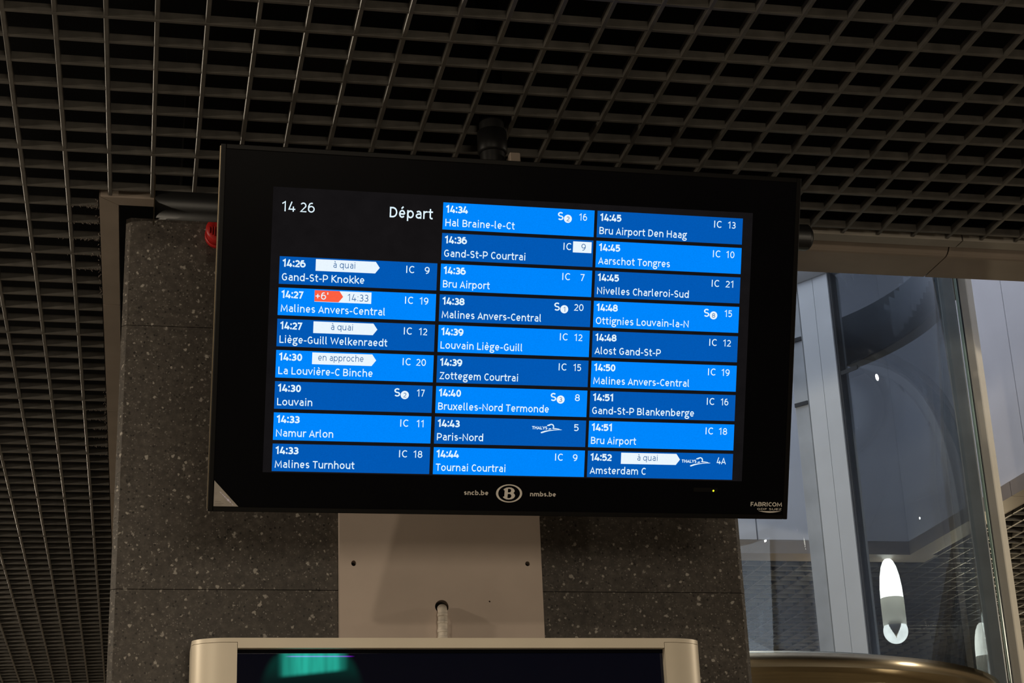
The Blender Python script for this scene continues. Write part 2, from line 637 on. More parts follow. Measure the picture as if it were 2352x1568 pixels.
# ------------------------------------------------------------------ setting: walls of the light well, panel by panel
def well_wall(name, axis, pos, joints, z0=H + 0.061, z1=VZ1, out=1):
    root = empty(name, (pos if axis == 'x' else (joints[0] + joints[-1]) / 2, pos if axis == 'y' else (joints[0] + joints[-1]) / 2, z0))
    root['kind'] = 'structure'
    th = 0.03 * out
    lo, hi = min(pos, pos + th), max(pos, pos + th)
    for a, b in zip(joints, joints[1:]):
        for za, zb in ((z0, z0 + 2.0), (z0 + 2.004, z1)):
            if axis == 'x':
                box('wall_panel', lo, hi, a + 0.003, b - 0.003, za, zb, M_WELL, root, 0.002, 1)
            else:
                box('wall_panel', a + 0.003, b - 0.003, lo, hi, za, zb, M_WELL, root, 0.002, 1)
    if axis == 'x':
        box('wall_core', lo + th * 0.9, hi + th * 0.9, joints[0], joints[-1], z0, z1, M_DARK, root)
    else:
        box('wall_core', joints[0], joints[-1], lo + th * 0.9, hi + th * 0.9, z0, z1, M_DARK, root)
    return root


well_wall('wall_right', 'x', 3.53, [4.184, 5.04, 6.24, 7.43], out=1)
well_wall('wall_back', 'y', 7.43, [0.06, 0.38, 1.58, 2.78, 3.60], out=1)
well_wall('wall_left', 'x', 0.12, [4.16, 5.3, 6.4, 7.43], out=-1)
well_wall('wall_front', 'y', 4.184, [0.06, 0.9, 2.1, 3.60], out=-1)

# ------------------------------------------------------------------ stone column
colm = empty('stone_column', (0.705, 4.32, 0), 'dark speckled stone clad column behind the hanging departures screen', 'column')
box('core', -0.06, 1.47, 4.09, 4.50, 0, 3.455, M_DARK, colm)
zj = [0.0, 0.528, 1.189, 1.850, 2.511, 3.172, 3.463]
for a, b in zip(zj, zj[1:]):
    bm = add_box(bmesh.new(), -0.078, 1.482, 4.08, 4.52, a + 0.0008, b - 0.0008)
    es = [e for e in bm.edges if abs(e.verts[0].co.z - e.verts[1].co.z) > 0.1]
    bmesh.ops.bevel(bm, geom=es, offset=0.012, segments=1, affect='EDGES')
    bm_obj('stone_slab', bm, M_STONE, colm)

# ------------------------------------------------------------------ beige cover panel on the column, with its conduit
panel = empty('cover_panel', (0.703, 4.08, 2.1), 'beige steel cover plate screwed to the stone column below the screen', 'panel')
px0, px1, pz0, pz1 = 0.455, 0.951, 2.10, 2.98
me = curve_mesh([[(px0, pz0), (px1, pz0), (px1, pz1), (px0, pz1)], circle_pts(0.489, 2.571, 0.006, 0.007, 16), circle_pts(0.916, 2.574, 0.006, 0.006, 16),
                 circle_pts(0.701, 2.467, 0.017, 0.016, 24), circle_pts(0.818, 2.480, 0.0022, 0.0022, 8)], 0.013)
me.transform(Matrix(((1, 0, 0, 0), (0, 0, 1, 4.065), (0, 1, 0, 0), (0, 0, 0, 1))))
link_mesh('plate', me, M_PANEL, panel)
box('backing', px0 + 0.004, px1 - 0.004, 4.0775, 4.0797, pz0, pz1, M_DARK, panel)
cable = empty('conduit', (0.698, 4.06, 2.2), 'taped pale conduit running down from a hole in the beige cover plate', 'cable')
tube('sleeve', [(0.7005, 4.0505, 2.4625), (0.700, 4.039, 2.452), (0.699, 4.035, 2.435), (0.698, 4.035, 2.40), (0.697, 4.035, 2.33), (0.697, 4.035, 2.20)], 0.0118, M_CABLE, cable, 16)
for k, z in enumerate((2.443, 2.425, 2.404, 2.388, 2.366)):
    lathe('tape_ring', [(0.0122, -0.004), (0.0126, 0.0), (0.0122, 0.004)], (0.6985 if z > 2.41 else 0.6977, 4.035, z), M_CABLE, cable, 16)

# ------------------------------------------------------------------ red sounder on the column
sir = empty('alarm_sounder', (0.152, 4.08, 3.42), 'red ribbed alarm sounder on the stone column beside the screen edge', 'alarm')
lathe('base', [(0.034, 0.0), (0.034, -0.012), (0.032, -0.014)], (0.152, 4.08, 3.421), M_RED, sir, 32, 'Y')
lathe('horn', [(0.030, -0.013), (0.031, -0.03), (0.033, -0.046), (0.031, -0.050), (0.018, -0.052)], (0.152, 4.08, 3.421), M_RED, sir, 32, 'Y')
for k in range(9):
    x = 0.127 + k * 0.0062
    hh = math.sqrt(max(0.0, 0.031 ** 2 - (x - 0.152) ** 2))
    box('rib', x, x + 0.0032, 4.022, 4.035, 3.421 - hh * 0.75, 3.421 + hh * 0.12, M_RED, sir, 0.0006, 1)

# ------------------------------------------------------------------ black tube along the ceiling behind the screen
tb = empty('lighting_tube', (0.81, 3.8, 3.3), 'black rounded horizontal tube under the ceiling in front of the stone column', 'tube')
prof = []
for k in range(20):
    a = 2 * math.pi * k / 20
    prof.append((3.80 + 0.040 * math.cos(a) * (1.0 if abs(math.cos(a)) < 0.8 else 0.96), 3.371 + 0.033 * math.sin(a)))
o = extrude_profile('tube_body', prof, -0.008, 1.625, 'X', M_BLACK, tb)
for p in o.data.polygons:
    p.use_smooth = len(p.vertices) == 4
lathe('end_cap', [(0.033, 0), (0.031, 0.006), (0.024, 0.012), (0.0, 0.013)], (1.625, 3.80, 3.371), M_BLACK, tb, 24, 'X', cap=False)
box('end_plate', -0.0105, -0.008, 3.762, 3.84, 3.336, 3.43, M_EDGE, tb)
for x in (0.30, 1.25):
    box('bracket', x - 0.02, x + 0.02, 3.83, 4.08, 3.36, 3.385, M_BLACK, tb, 0.002, 1)

# ------------------------------------------------------------------ free-standing poster display below
ks = empty('poster_display', (0.695, 3.95, 0), 'champagne aluminium poster display with dark screen standing against the column', 'display')
KX0, KX1, KZ = 0.107, 1.283, 2.352


def kiosk_profile(x_out, x_in, s):
    """plan outline of a side post: rounded outer face; s=+1 left post"""
    pr = []
    w = 0.082
    for k in range(29):
        a = math.pi / 2 * k / 28
        pr.append((x_out + s * (w - w * math.cos(a)), 3.85 + 0.046 * (1 - math.sin(a))))
    return [(x_out, 4.018)] + pr + [(x_in, 3.85), (x_in, 4.018)]


def prism(name, outline, z0, z1, mat, parent, bevel=0.0):
    bm = bmesh.new()
    lo = [bm.verts.new((x, y, z0)) for x, y in outline]
    hi = [bm.verts.new((x, y, z1)) for x, y in outline]
    n = len(outline)
    for k in range(n):
        bm.faces.new((lo[k], lo[(k + 1) % n], hi[(k + 1) % n], hi[k]))
    bm.faces.new(lo)
    bm.faces.new(hi)
    return bm_obj(name, bm, mat, parent)


LP = kiosk_profile(KX0, 0.2055, 1)
RP = kiosk_profile(KX1, 1.1885, -1)
for pr in (LP, RP):
    o = prism('side_post', pr, 0.02, KZ - 0.0105, M_KIOSK, ks)
    for p in o.data.polygons:
        p.use_smooth = False
# top bar runs over both posts with the same rounded ends
top = LP[:-2] + [(0.2055, 3.85), (1.1885, 3.85)] + RP[1:-2][::-1] + [RP[0]]
prism('top_cap', top, KZ - 0.0095, KZ, M_KIOSK, ks)
box('top_bar', 0.2065, 1.1875, 3.85, 4.016, KZ - 0.0225, KZ - 0.0095, M_KIOSK, ks)
box('cabinet', 0.21, 1.184, 3.90, 4.016, 0.02, KZ - 0.024, M_BLACK, ks)
box('base', 0.12, 1.27, 3.86, 4.016, 0.0, 0.02, M_BLACK, ks)

mt, nt, out = new_mat('poster_screen_teal')  # dark screen; teal bell, streaks and a violet line set in its emission colour
geo = nt.nodes.new('ShaderNodeNewGeometry')
sep = nt.nodes.new('ShaderNodeSeparateXYZ')
nt.links.new(geo.outputs['Position'], sep.inputs[0])


def mrange(v, a, b, c=0.0, d=1.0):
    n = nt.nodes.new('ShaderNodeMapRange')
    n.interpolation_type = 'SMOOTHSTEP'
    n.inputs['From Min'].default_value = a
    n.inputs['From Max'].default_value = b
    n.inputs['To Min'].default_value = c
    n.inputs['To Max'].default_value = d
    nt.links.new(v, n.inputs['Value'])
    return n.outputs['Result']


def mth(op, a, b):
    n = nt.nodes.new('ShaderNodeMath')
    n.operation = op
    for k, v in enumerate((a, b)):
        if isinstance(v, (int, float)):
            n.inputs[k].default_value = v
        else:
            nt.links.new(v, n.inputs[k])
    return n.outputs[0]


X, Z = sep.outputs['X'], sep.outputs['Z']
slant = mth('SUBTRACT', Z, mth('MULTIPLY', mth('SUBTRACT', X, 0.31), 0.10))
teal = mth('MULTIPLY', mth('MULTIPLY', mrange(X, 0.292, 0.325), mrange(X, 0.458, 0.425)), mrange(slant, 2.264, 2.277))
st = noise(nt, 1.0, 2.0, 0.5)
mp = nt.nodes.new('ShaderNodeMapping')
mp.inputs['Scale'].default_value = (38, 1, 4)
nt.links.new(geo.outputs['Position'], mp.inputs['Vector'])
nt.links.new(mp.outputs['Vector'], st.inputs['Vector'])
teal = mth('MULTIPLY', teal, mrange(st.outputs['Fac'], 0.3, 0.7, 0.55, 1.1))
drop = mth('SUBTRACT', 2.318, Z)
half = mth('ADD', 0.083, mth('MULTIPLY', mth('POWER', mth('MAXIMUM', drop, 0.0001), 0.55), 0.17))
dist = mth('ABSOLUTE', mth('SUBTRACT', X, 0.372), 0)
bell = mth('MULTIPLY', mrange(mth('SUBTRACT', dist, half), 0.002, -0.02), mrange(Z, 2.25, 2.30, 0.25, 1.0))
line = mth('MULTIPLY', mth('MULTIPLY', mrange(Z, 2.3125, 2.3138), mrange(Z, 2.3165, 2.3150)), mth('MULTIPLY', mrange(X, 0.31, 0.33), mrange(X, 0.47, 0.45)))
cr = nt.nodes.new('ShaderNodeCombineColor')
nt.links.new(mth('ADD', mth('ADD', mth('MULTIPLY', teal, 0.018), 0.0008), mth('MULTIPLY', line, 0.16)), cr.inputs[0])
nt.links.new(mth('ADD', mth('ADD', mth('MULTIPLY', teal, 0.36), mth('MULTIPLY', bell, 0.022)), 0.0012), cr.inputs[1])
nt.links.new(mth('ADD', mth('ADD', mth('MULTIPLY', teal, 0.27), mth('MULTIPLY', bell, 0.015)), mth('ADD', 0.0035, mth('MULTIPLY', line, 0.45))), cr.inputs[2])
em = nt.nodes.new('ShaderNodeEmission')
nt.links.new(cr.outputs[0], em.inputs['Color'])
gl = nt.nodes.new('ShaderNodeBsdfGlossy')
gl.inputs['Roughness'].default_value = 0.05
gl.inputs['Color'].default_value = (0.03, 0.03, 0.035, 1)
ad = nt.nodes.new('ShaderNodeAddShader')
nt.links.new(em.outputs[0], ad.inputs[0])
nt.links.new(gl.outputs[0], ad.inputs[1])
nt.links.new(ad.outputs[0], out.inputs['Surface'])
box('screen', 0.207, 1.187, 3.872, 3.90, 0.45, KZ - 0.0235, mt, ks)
box('screen_gasket', 0.2065, 1.1875, 3.868, 3.8719, KZ - 0.031, KZ - 0.0226, M_BLACKGLASS, ks)

# ------------------------------------------------------------------ round glass lift in the light well
CX, CY, RG, RD, ZD = 1.765, 5.60, 1.03, 0.961, 2.471
lift = empty('glass_lift_shaft', (CX, CY, 0), 'round glass lift shaft on a brushed steel drum inside the light well', 'lift')
lathe('drum', [(RD - 0.03, 0.0), (RD, 0.0), (RD, ZD - 0.006), (RD - 0.004, ZD), (RD - 0.03, ZD)], (CX, CY, 0), M_STEEL, lift, 128, cap=False)
for z in (1.25,):
    lathe('drum_seam', [(RD + 0.0008, z - 0.003), (RD + 0.0012, z), (RD + 0.0008, z + 0.003)], (CX, CY, 0), M_SEAL, lift, 128, cap=False)


def arc_shell(name, a0, a1, r0, r1, z0, z1, mat, seg=24, smooth=True):
    bm = bmesh.new()
    rows = []
    for k in range(seg + 1):
        a = math.radians(a0 + (a1 - a0) * k / seg)
        c, s = math.cos(a), math.sin(a)
        rows.append([bm.verts.new((CX + r * c, CY + r * s, z)) for r, z in ((r0, z0), (r1, z0), (r1, z1), (r0, z1))])
    for p, q in zip(rows, rows[1:]):
        for k in range(4):
            bm.faces.new((p[k], p[(k + 1) % 4], q[(k + 1) % 4], q[k]))
    bm.faces.new(rows[0])
    bm.faces.new(rows[-1])
    o = bm_obj(name, bm, mat, lift)
    if smooth:
        for p in o.data.polygons:
            nrm = p.normal
            p.use_smooth = abs(nrm.z) < 0.5 and p.index < 4 * seg and (p.index % 4) in (1, 3)
    return o


ZT = 4.27
arc_shell('glass_pane', -150, -31, RG - 0.008, RG, ZD - 0.02, ZT + 0.6, M_GLASS, 40)       # front
arc_shell('glass_pane', -27.0, 26.4, RG - 0.008, RG, ZD - 0.02, ZT, M_GLASSB, 24)           # back right
arc_shell('glass_pane', 40, 150, RG - 0.008, RG, ZD - 0.02, ZT, M_GLASS, 40)                # back
arc_shell('ring_beam', -180, 180, RG - 0.03, RG + 0.03, ZT + 0.004, ZT + 0.30, M_WHITE, 96)
arc_shell('ring_collar', -180, 180, RD - 0.02, RG + 0.012, ZD - 0.06, ZD - 0.021, M_STEEL, 96)
for a0, a1 in ((27.2, 31.35), (31.47, 35.6)):
    arc_shell('rear_post', a0, a1, RG - 0.02, RG + 0.05, ZD - 0.02, ZT + 0.003, M_WHITE, 4, False)
arc_shell('post_seal', 26.5, 27.15, RG - 0.014, RG + 0.02, ZD - 0.02, ZT, M_SEAL, 2, False)
arc_shell('post_jamb', 36.2, 39.6, RG - 0.012, RG + 0.012, ZD - 0.02, ZT, M_GREY, 3, False)
arc_shell('glass_clamp', 21.5, 26.4, RG - 0.014, RG - 0.009, 3.83, 3.846, M_SEAL, 4, False)
for z in (3.755, 4.03):
    arc_shell('glass_clamp', 36.2, 39.6, RG - 0.018, RG - 0.013, z, z + 0.016, M_SEAL, 2, False)
arc_shell('guide_ring', -27, 26, RG + 0.02, RG + 0.07, 3.88, 4.08, M_GREY, 90)
arc_shell('guide_ring', -27, 26, RG + 0.018, RG + 0.072, 3.872, 3.88, M_SEAL, 90)


def turned_box(name, cx, cy, wx, wy, z0, z1, ang, mat, parent):
    bm = add_box(bmesh.new(), -wx / 2, wx / 2, -wy / 2, wy / 2, z0, z1, 0.003, 1)
    bmesh.ops.rotate(bm, verts=bm.verts, cent=(0, 0, 0), matrix=Matrix.Rotation(math.radians(ang), 3, 'Z'))
    bmesh.ops.translate(bm, verts=bm.verts, vec=(cx, cy, 0))
    return bm_obj(name, bm, mat, parent)


turned_box('side_post', 2.757, 5.125, 0.046, 0.046, 0.0, ZT, 37, M_CREAM, lift)
turned_box('side_mullion', 2.669, 5.085, 0.050, 0.02, ZD - 0.05, ZT, -28, M_MULLION, lift)
turned_box('post_edge', 2.7145, 5.100, 0.010, 0.03, ZD - 0.05, ZT, -28, M_GLASSEDGE, lift)
turned_box('post_seal', 2.7225, 5.100, 0.006, 0.03, ZD - 0.05, ZT, -28, M_SEAL, lift)
turned_box('post_edge', 2.7060, 5.106, 0.006, 0.03, ZD - 0.05, ZT, -28, M_WHITE, lift)

# ------------------------------------------------------------------ hanging lamps beyond the lift
def lamp(x, y, label, power=6.0):
    r = empty('tube_lamp', (x, y, H), label, 'lamp', 'tube lamps hanging from the far ceiling')
    lathe('diffuser', [(0.012, 0.0), (0.024, -0.012), (0.036, -0.04), (0.046, -0.085), (0.052, -0.14), (0.0535, -0.19)], (0, 0, 0), M_LAMPGLOW, r, 24, local=True)
    lathe('body', [(0.0535, -0.19), (0.055, -0.192), (0.055, -0.318), (0.0535, -0.320)], (0, 0, 0), M_LAMPBODY, r, 24, cap=False, local=True)
    g = lathe('globe', [(0.057 * math.cos(math.radians(t)), -0.345 + 0.060 * math.sin(math.radians(t))) for t in range(-86, 77, 2)], (0, 0, 0), M_LAMPMOUTH, r, 96, local=True)
    g.data.materials.append(M_LAMPFACET)
    for p in g.data.polygons:
        cc = p.center
        az = math.degrees(math.atan2(cc.x, -cc.y)) + math.degrees(math.atan2(x, y))
        if len(p.vertices) == 4 and abs(az) < 520 * max(0.0, cc.z + 0.385) and cc.z < -0.306:
            p.material_index = 1
    d = bpy.data.lights.new('tube_lamp_light', 'POINT')
    d.energy = power
    d.color = (1.0, 0.80, 0.50)
    d.shadow_soft_size = 0.06
    lo = bpy.data.objects.new('tube_lamp_light', d)
    COL.objects.link(lo)
    lo.location = (x, y, H - 0.42)
    return r


lamp(3.455, 7.522, 'glowing tube lamp at the corner of the light well trim', 14.0)
lamp(4.665, 9.013, 'glowing tube lamp on the far ceiling beyond the light well, past the cream post', 40.0)

# ------------------------------------------------------------------ departures screen
MM = Matrix(((0.999820657, -0.0189314391, 0.000505261001, 0.7330), (0.0177669838, 0.928418002, -0.371112311, 3.2689),
             (0.00655659669, 0.371054731, 0.928587851, 2.8606), (0, 0, 0, 1)))
mon = empty('departures_screen', (0, 0, 0), 'black hanging departures screen listing trains in blue rows', 'screen')
mon.matrix_world = MM
W2, H2 = 0.615, 0.3665


def flat_rect(name, u0, u1, v0, v1, d, mat, parent=mon):
    return poly(name, [(u0, -d, v0), (u1, -d, v0), (u1, -d, v1), (u0, -d, v1)], [(0, 1, 2, 3)], mat, parent, local=True)


def flat_poly(name, splines, d, mat, parent=mon):
    me = curve_mesh(splines)
    me.transform(Matrix(((1, 0, 0, 0), (0, 0, 1, -d), (0, 1, 0, 0), (0, 0, 0, 1))))
    return link_mesh(name, me, mat, parent, local=True)


def arc_pts(cx, cy, rx, ry, a0, a1, n=12):
    return [(cx + rx * math.cos(math.radians(a0 + (a1 - a0) * k / n)), cy + ry * math.sin(math.radians(a0 + (a1 - a0) * k / n))) for k in range(n + 1)]


XH, ASC, DSC = 0.765, 1.07, -0.27     # x-height, ascender and descender; capital height is 1


def glyph(ch, w):
    """centre-line strokes and advance width of one character of a humanist sans, for stem width w"""
    h = w / 2
    sb = 0.085
    L = sb + h

    def bowl(cx, rx, X=XH, a0=0, a1=360, n=24):
        return arc_pts(cx, X / 2, rx, X / 2 - h, a0, a1, n)

    def ess(adv, X):
        ry = (X - 2 * h) / 4
        rx = adv / 2 - sb * 0.8 - h
        m = adv / 2
        up = arc_pts(m, X - h - ry, rx * 0.96, ry, 35, 262, 12)
        lo = arc_pts(m, h + ry, rx, ry, 82, -148, 12)
        return [up + lo]

    def arch(x0, x1, X=XH):
        return arc_pts((x0 + x1) / 2, X - h - 0.27, (x1 - x0) / 2, 0.27, 168, 0, 10) + [(x1, 0)]

    if ch == ' ':
        return 0.36, []
    if ch in 'éèà':
        adv, st = glyph({'é': 'e', 'è': 'e', 'à': 'a'}[ch], w)
        m = adv / 2
        d = 0.10 if ch == 'é' else -0.10
        return adv, st + [[(m - d + 0.02, XH + 0.12), (m + d + 0.02, XH + 0.30)]]
    if ch == 'a':
        a, R = 0.79, 0.79 - L
        return a, [[(R, 0), (R, XH - 0.27)] + arc_pts(R - 0.23, XH - h - 0.20, 0.23, 0.20, 0, 142, 8), [(R, 0.44), (R - 0.16, 0.44)] + arc_pts(R - 0.20, 0.22 + h / 2, 0.26, 0.22 - h / 2, 90, 270, 10) + [(R - 0.10, h + 0.03), (R, 0.17)]]
    if ch in 'bdpq':
        a = 0.87
        x = L if ch in 'bp' else a - L
        y0, y1 = {'b': (0, ASC), 'd': (0, ASC), 'p': (DSC, XH), 'q': (DSC, XH)}[ch]
        c = a / 2 + (0.01 if ch in 'bp' else -0.01)
        return a, [[(x, y0), (x, y1)], bowl(c, a / 2 - L)]
    if ch == 'c':
        return 0.72, [bowl(0.72 / 2 + 0.03, 0.36 - L + 0.06, a0=48, a1=312)]
    if ch == 'e':
        a = 0.82
        rx = a / 2 - L
        return a, [[(a / 2 - rx, XH / 2 - 0.01), (a / 2 + rx, XH / 2 - 0.01)], bowl(a / 2, rx, a0=-2, a1=318)]
    if ch == 'g':
        return 0.80, [arc_pts(0.36, XH - h - 0.19, 0.24, 0.19, 0, 360, 20), [(0.52, XH - 0.13), (0.63, XH - 0.05), (0.78, XH - 0.02)],
                      [(0.24, 0.24), (0.17, 0.17), (0.20, 0.08), (0.34, 0.04), (0.50, 0.03)] + arc_pts(0.47, -0.11, 0.23, 0.135, 78, 0, 5) + arc_pts(0.40, -0.13, 0.30, 0.15, 0, -180, 10) + [(0.10, -0.05), (0.20, 0.03)]]
    if ch == 'h':
        return 0.85, [[(L, 0), (L, ASC)], arch(L, 0.85 - L)]
    if ch == 'i':
        return 0.40, [[(0.2, 0), (0.2, XH)], [(0.2, XH + 0.13), (0.2, XH + 0.13 + w * 1.15)]]
    if ch == 'k':
        return 0.76, [[(L, 0), (L, ASC)], [(0.70, XH), (L + 0.10, 0.40), (0.74, 0)]]
    if ch == 'l':
        return 0.43, [[(L, ASC), (L, 0.18)] + arc_pts(L + 0.13, 0.18, 0.13, 0.18 - h, 180, 280, 6)]
    if ch == 'm':
        a = 1.27
        m, R = a / 2, a - L
        return a, [[(L, 0), (L, XH)], arch(L, m), arch(m, R)]
    if ch == 'n':
        return 0.85, [[(L, 0), (L, XH)], arch(L, 0.85 - L)]
    if ch == 'o':
        return 0.87, [bowl(0.435, 0.435 - L + 0.015)]
    if ch == 'r':
        return 0.57, [[(L, 0), (L, XH)], arc_pts(L + 0.26, XH - h - 0.28, 0.26, 0.28, 170, 80, 8) + [(0.56, XH - h - 0.01)]]
    if ch == 's':
        return ess_pair(0.69, XH, ess)
    if ch == 't':
        x = 0.24
        return 0.56, [[(x, XH + 0.22), (x, 0.20)] + arc_pts(x + 0.17, 0.20, 0.17, 0.20 - h, 180, 300, 8), [(0.03, XH - h), (0.51, XH - h)]]
    if ch == 'u':
        a, R = 0.85, 0.85 - L
        return a, [[(L, XH)] + arc_pts((L + R) / 2, h + 0.27, (R - L) / 2, 0.27, 180, 350, 10), [(R, 0), (R, XH)]]
    if ch == 'v':
        return 0.74, [[(0.06, XH), (0.37, 0.8 * w), (0.68, XH)]]
    if ch == 'w':
        return 1.12, [[(0.06, XH), (0.31, 0.8 * w), (0.56, XH - 0.8 * w), (0.81, 0.8 * w), (1.06, XH)]]
    if ch == 'x':
        return 0.74, [[(0.05, 0), (0.68, XH)], [(0.06, XH), (0.69, 0)]]
    if ch == 'z':
        return 0.70, [[(0.08, XH - h), (0.60, XH - h), (0.10, h), (0.64, h)]]
    # capitals
    if ch == 'A':
        return 0.88, [[(0.07, 0), (0.44, 1.0 - 0.8 * w), (0.81, 0)], [(0.19, 0.28), (0.69, 0.28)]]
    if ch == 'B':
        return 0.90, [[(L, 0), (L, 1)], [(L, 1 - h), (0.42, 1 - h)] + arc_pts(0.42, 0.755 - h / 2, 0.30, 0.245 - h / 2, 90, -90, 10) + [(L, 0.51)], [(0.42, 0.51)] + arc_pts(0.44, 0.255 + h / 2, 0.34, 0.255 - h / 2, 90, -90, 10) + [(L, h)]]
    if ch == 'C':
        return 0.84, [arc_pts(0.50, 0.5, 0.50 - L, 0.5 - h, 48, 312, 20)]
    if ch == 'D':
        return 0.95, [[(L, 0), (L, 1)], [(L, 1 - h), (0.36, 1 - h)] + arc_pts(0.40, 0.5, 0.47 - h, 0.5 - h, 90, -90, 16) + [(L, h)]]
    if ch == 'E':
        return 0.78, [[(0.70, 1 - h), (L, 1 - h), (L, h), (0.72, h)], [(L, 0.51), (0.64, 0.51)]]
    if ch == 'F':
        return 0.74, [[(0.70, 1 - h), (L, 1 - h), (L, 0)], [(L, 0.47), (0.62, 0.47)]]
    if ch == 'G':
        return 0.94, [arc_pts(0.50, 0.5, 0.50 - L, 0.5 - h, 50, 322, 20) + [(0.84 - h, 0.13), (0.84 - h, 0.47), (0.54, 0.47)]]
    if ch == 'H':
        return 0.99, [[(L, 0), (L, 1)], [(0.99 - L, 0), (0.99 - L, 1)], [(L, 0.52), (0.99 - L, 0.52)]]
    if ch == 'I':
        return 0.42, [[(0.21, 0), (0.21, 1)]]
    if ch == 'K':
        return 0.88, [[(L, 0), (L, 1)], [(0.80, 1), (L + 0.08, 0.53), (0.85, 0)]]
    if ch == 'L':
        return 0.76, [[(L, 1), (L, h), (0.72, h)]]
    if ch == 'M':
        return 1.16, [[(0.13, 0), (0.20, 1.0 - 0.6 * w), (0.58, 0.20), (0.96, 1.0 - 0.6 * w), (1.03, 0)]]
    if ch == 'N':
        return 1.0, [[(L, 0), (L, 1 - 0.6 * w), (1.0 - L, 0.6 * w), (1.0 - L, 1)]]
    if ch == 'O':
        return 1.02, [arc_pts(0.51, 0.5, 0.51 - L + 0.02, 0.5 - h, 0, 360, 28)]
    if ch == 'P':
        return 0.87, [[(L, 0), (L, 1)], [(L, 1 - h), (0.44, 1 - h)] + arc_pts(0.44, 0.69 - h / 2, 0.33, 0.31 - h / 2, 90, -90, 10) + [(L, 0.38)]]
    if ch == 'R':
        return 0.90, [[(L, 0), (L, 1)], [(L, 1 - h), (0.44, 1 - h)] + arc_pts(0.44, 0.71 - h / 2, 0.32, 0.29 - h / 2, 90, -90, 10) + [(L, 0.42)], [(0.47, 0.42), (0.82, 0)]]
    if ch == 'S':
        return ess_pair(0.81, 1.0, ess)
    if ch == 'T':
        return 0.80, [[(0.40, 0), (0.40, 1)], [(0.04, 1 - h), (0.76, 1 - h)]]
    if ch == 'U':
        return 0.96, [[(L, 1), (L, 0.34)] + arc_pts(0.48, 0.34, 0.48 - L, 0.34 - h, 180, 360, 14) + [(0.96 - L, 1)]]
    if ch == 'W':
        return 1.30, [[(0.07, 1), (0.35, 0.8 * w), (0.65, 0.95 - 0.8 * w), (0.95, 0.8 * w), (1.23, 1)]]
    if ch == 'Y':
        return 0.82, [[(0.05, 1), (0.41, 0.42), (0.77, 1)], [(0.41, 0.42), (0.41, 0)]]
    if ch == 'Z':
        return 0.80, [[(0.08, 1 - h), (0.69, 1 - h), (0.10, h), (0.74, h)]]
    # figures and signs
    if ch == '0':
        return 0.84, [arc_pts(0.42, 0.5, 0.42 - L + 0.02, 0.5 - h, 0, 360, 24)]
    if ch == '1':
        return 0.66, [[(0.10, 0.77), (0.40, 0.97), (0.40, 0)]]
    if ch == '2':
        return 0.76, [arc_pts(0.36, 0.98 - h - 0.26, 0.26, 0.26, 150, -20, 10) + [(0.56, 0.52), (0.11, h), (0.69, h)]]
    if ch == '3':
        return 0.76, [arc_pts(0.34, 0.74 - h / 2, 0.25, 0.25 - h / 2, 140, -90, 10) + [(0.26, 0.49)], [(0.34, 0.49)] + arc_pts(0.33, 0.245 + h / 2, 0.30, 0.245 - h / 2, 90, -145, 12)]
    if ch == '4':
        return 0.82, [[(0.40, 1.0), (0.12, 0.24), (0.77, 0.24)], [(0.56, 0.52), (0.56, 0)]]
    if ch == '5':
        return 0.76, [[(0.64, 1 - h), (0.16, 1 - h), (0.15, 0.53), (0.24, 0.58)] + arc_pts(0.34, 0.31 + h / 2, 0.30, 0.31 - h / 2, 100, -140, 12)]
    if ch == '6':
        return 0.80, [arc_pts(0.41, 0.31 + h / 2, 0.29, 0.31 - h / 2, 0, 360, 18), [(0.12, 0.33), (0.13, 0.62), (0.25, 0.88)] + arc_pts(0.44, 0.78 - h, 0.22, 0.22, 112, 62, 5)]
    if ch == '7':
        return 0.72, [[(0.07, 1 - h), (0.60, 1 - h), (0.25, 0)]]
    if ch == '8':
        return 0.80, [arc_pts(0.40, 0.75 - h / 2, 0.24, 0.25 - h / 2, 0, 360, 18), arc_pts(0.40, 0.26 + h / 2, 0.29, 0.26 - h / 2, 0, 360, 18)]
    if ch == '9':
        return 0.80, [arc_pts(0.39, 0.69 - h / 2, 0.28, 0.31 - h / 2, 0, 360, 18), [(0.67, 0.66), (0.65, 0.38), (0.50, 0.14), (0.24, h - 0.02)]]
    if ch == ':':
        return 0.36, [[(0.18, 0.04), (0.18, 0.04 + w * 1.15)], [(0.18, 0.60), (0.18, 0.60 + w * 1.15)]]
    if ch == '.':
        return 0.36, [[(0.18, 0.0), (0.18, w * 1.15)]]
    if ch == '-':
        return 0.52, [[(0.06, 0.38), (0.46, 0.38)]]
    if ch == '+':
        return 0.78, [[(0.09, 0.46), (0.69, 0.46)], [(0.39, 0.16), (0.39, 0.76)]]
    if ch == "'":
        return 0.34, [[(0.17, 1.02), (0.17, 0.70)]]
    raise ValueError(ch)


def ess_pair(adv, X, ess):
    return adv, ess(adv, X)


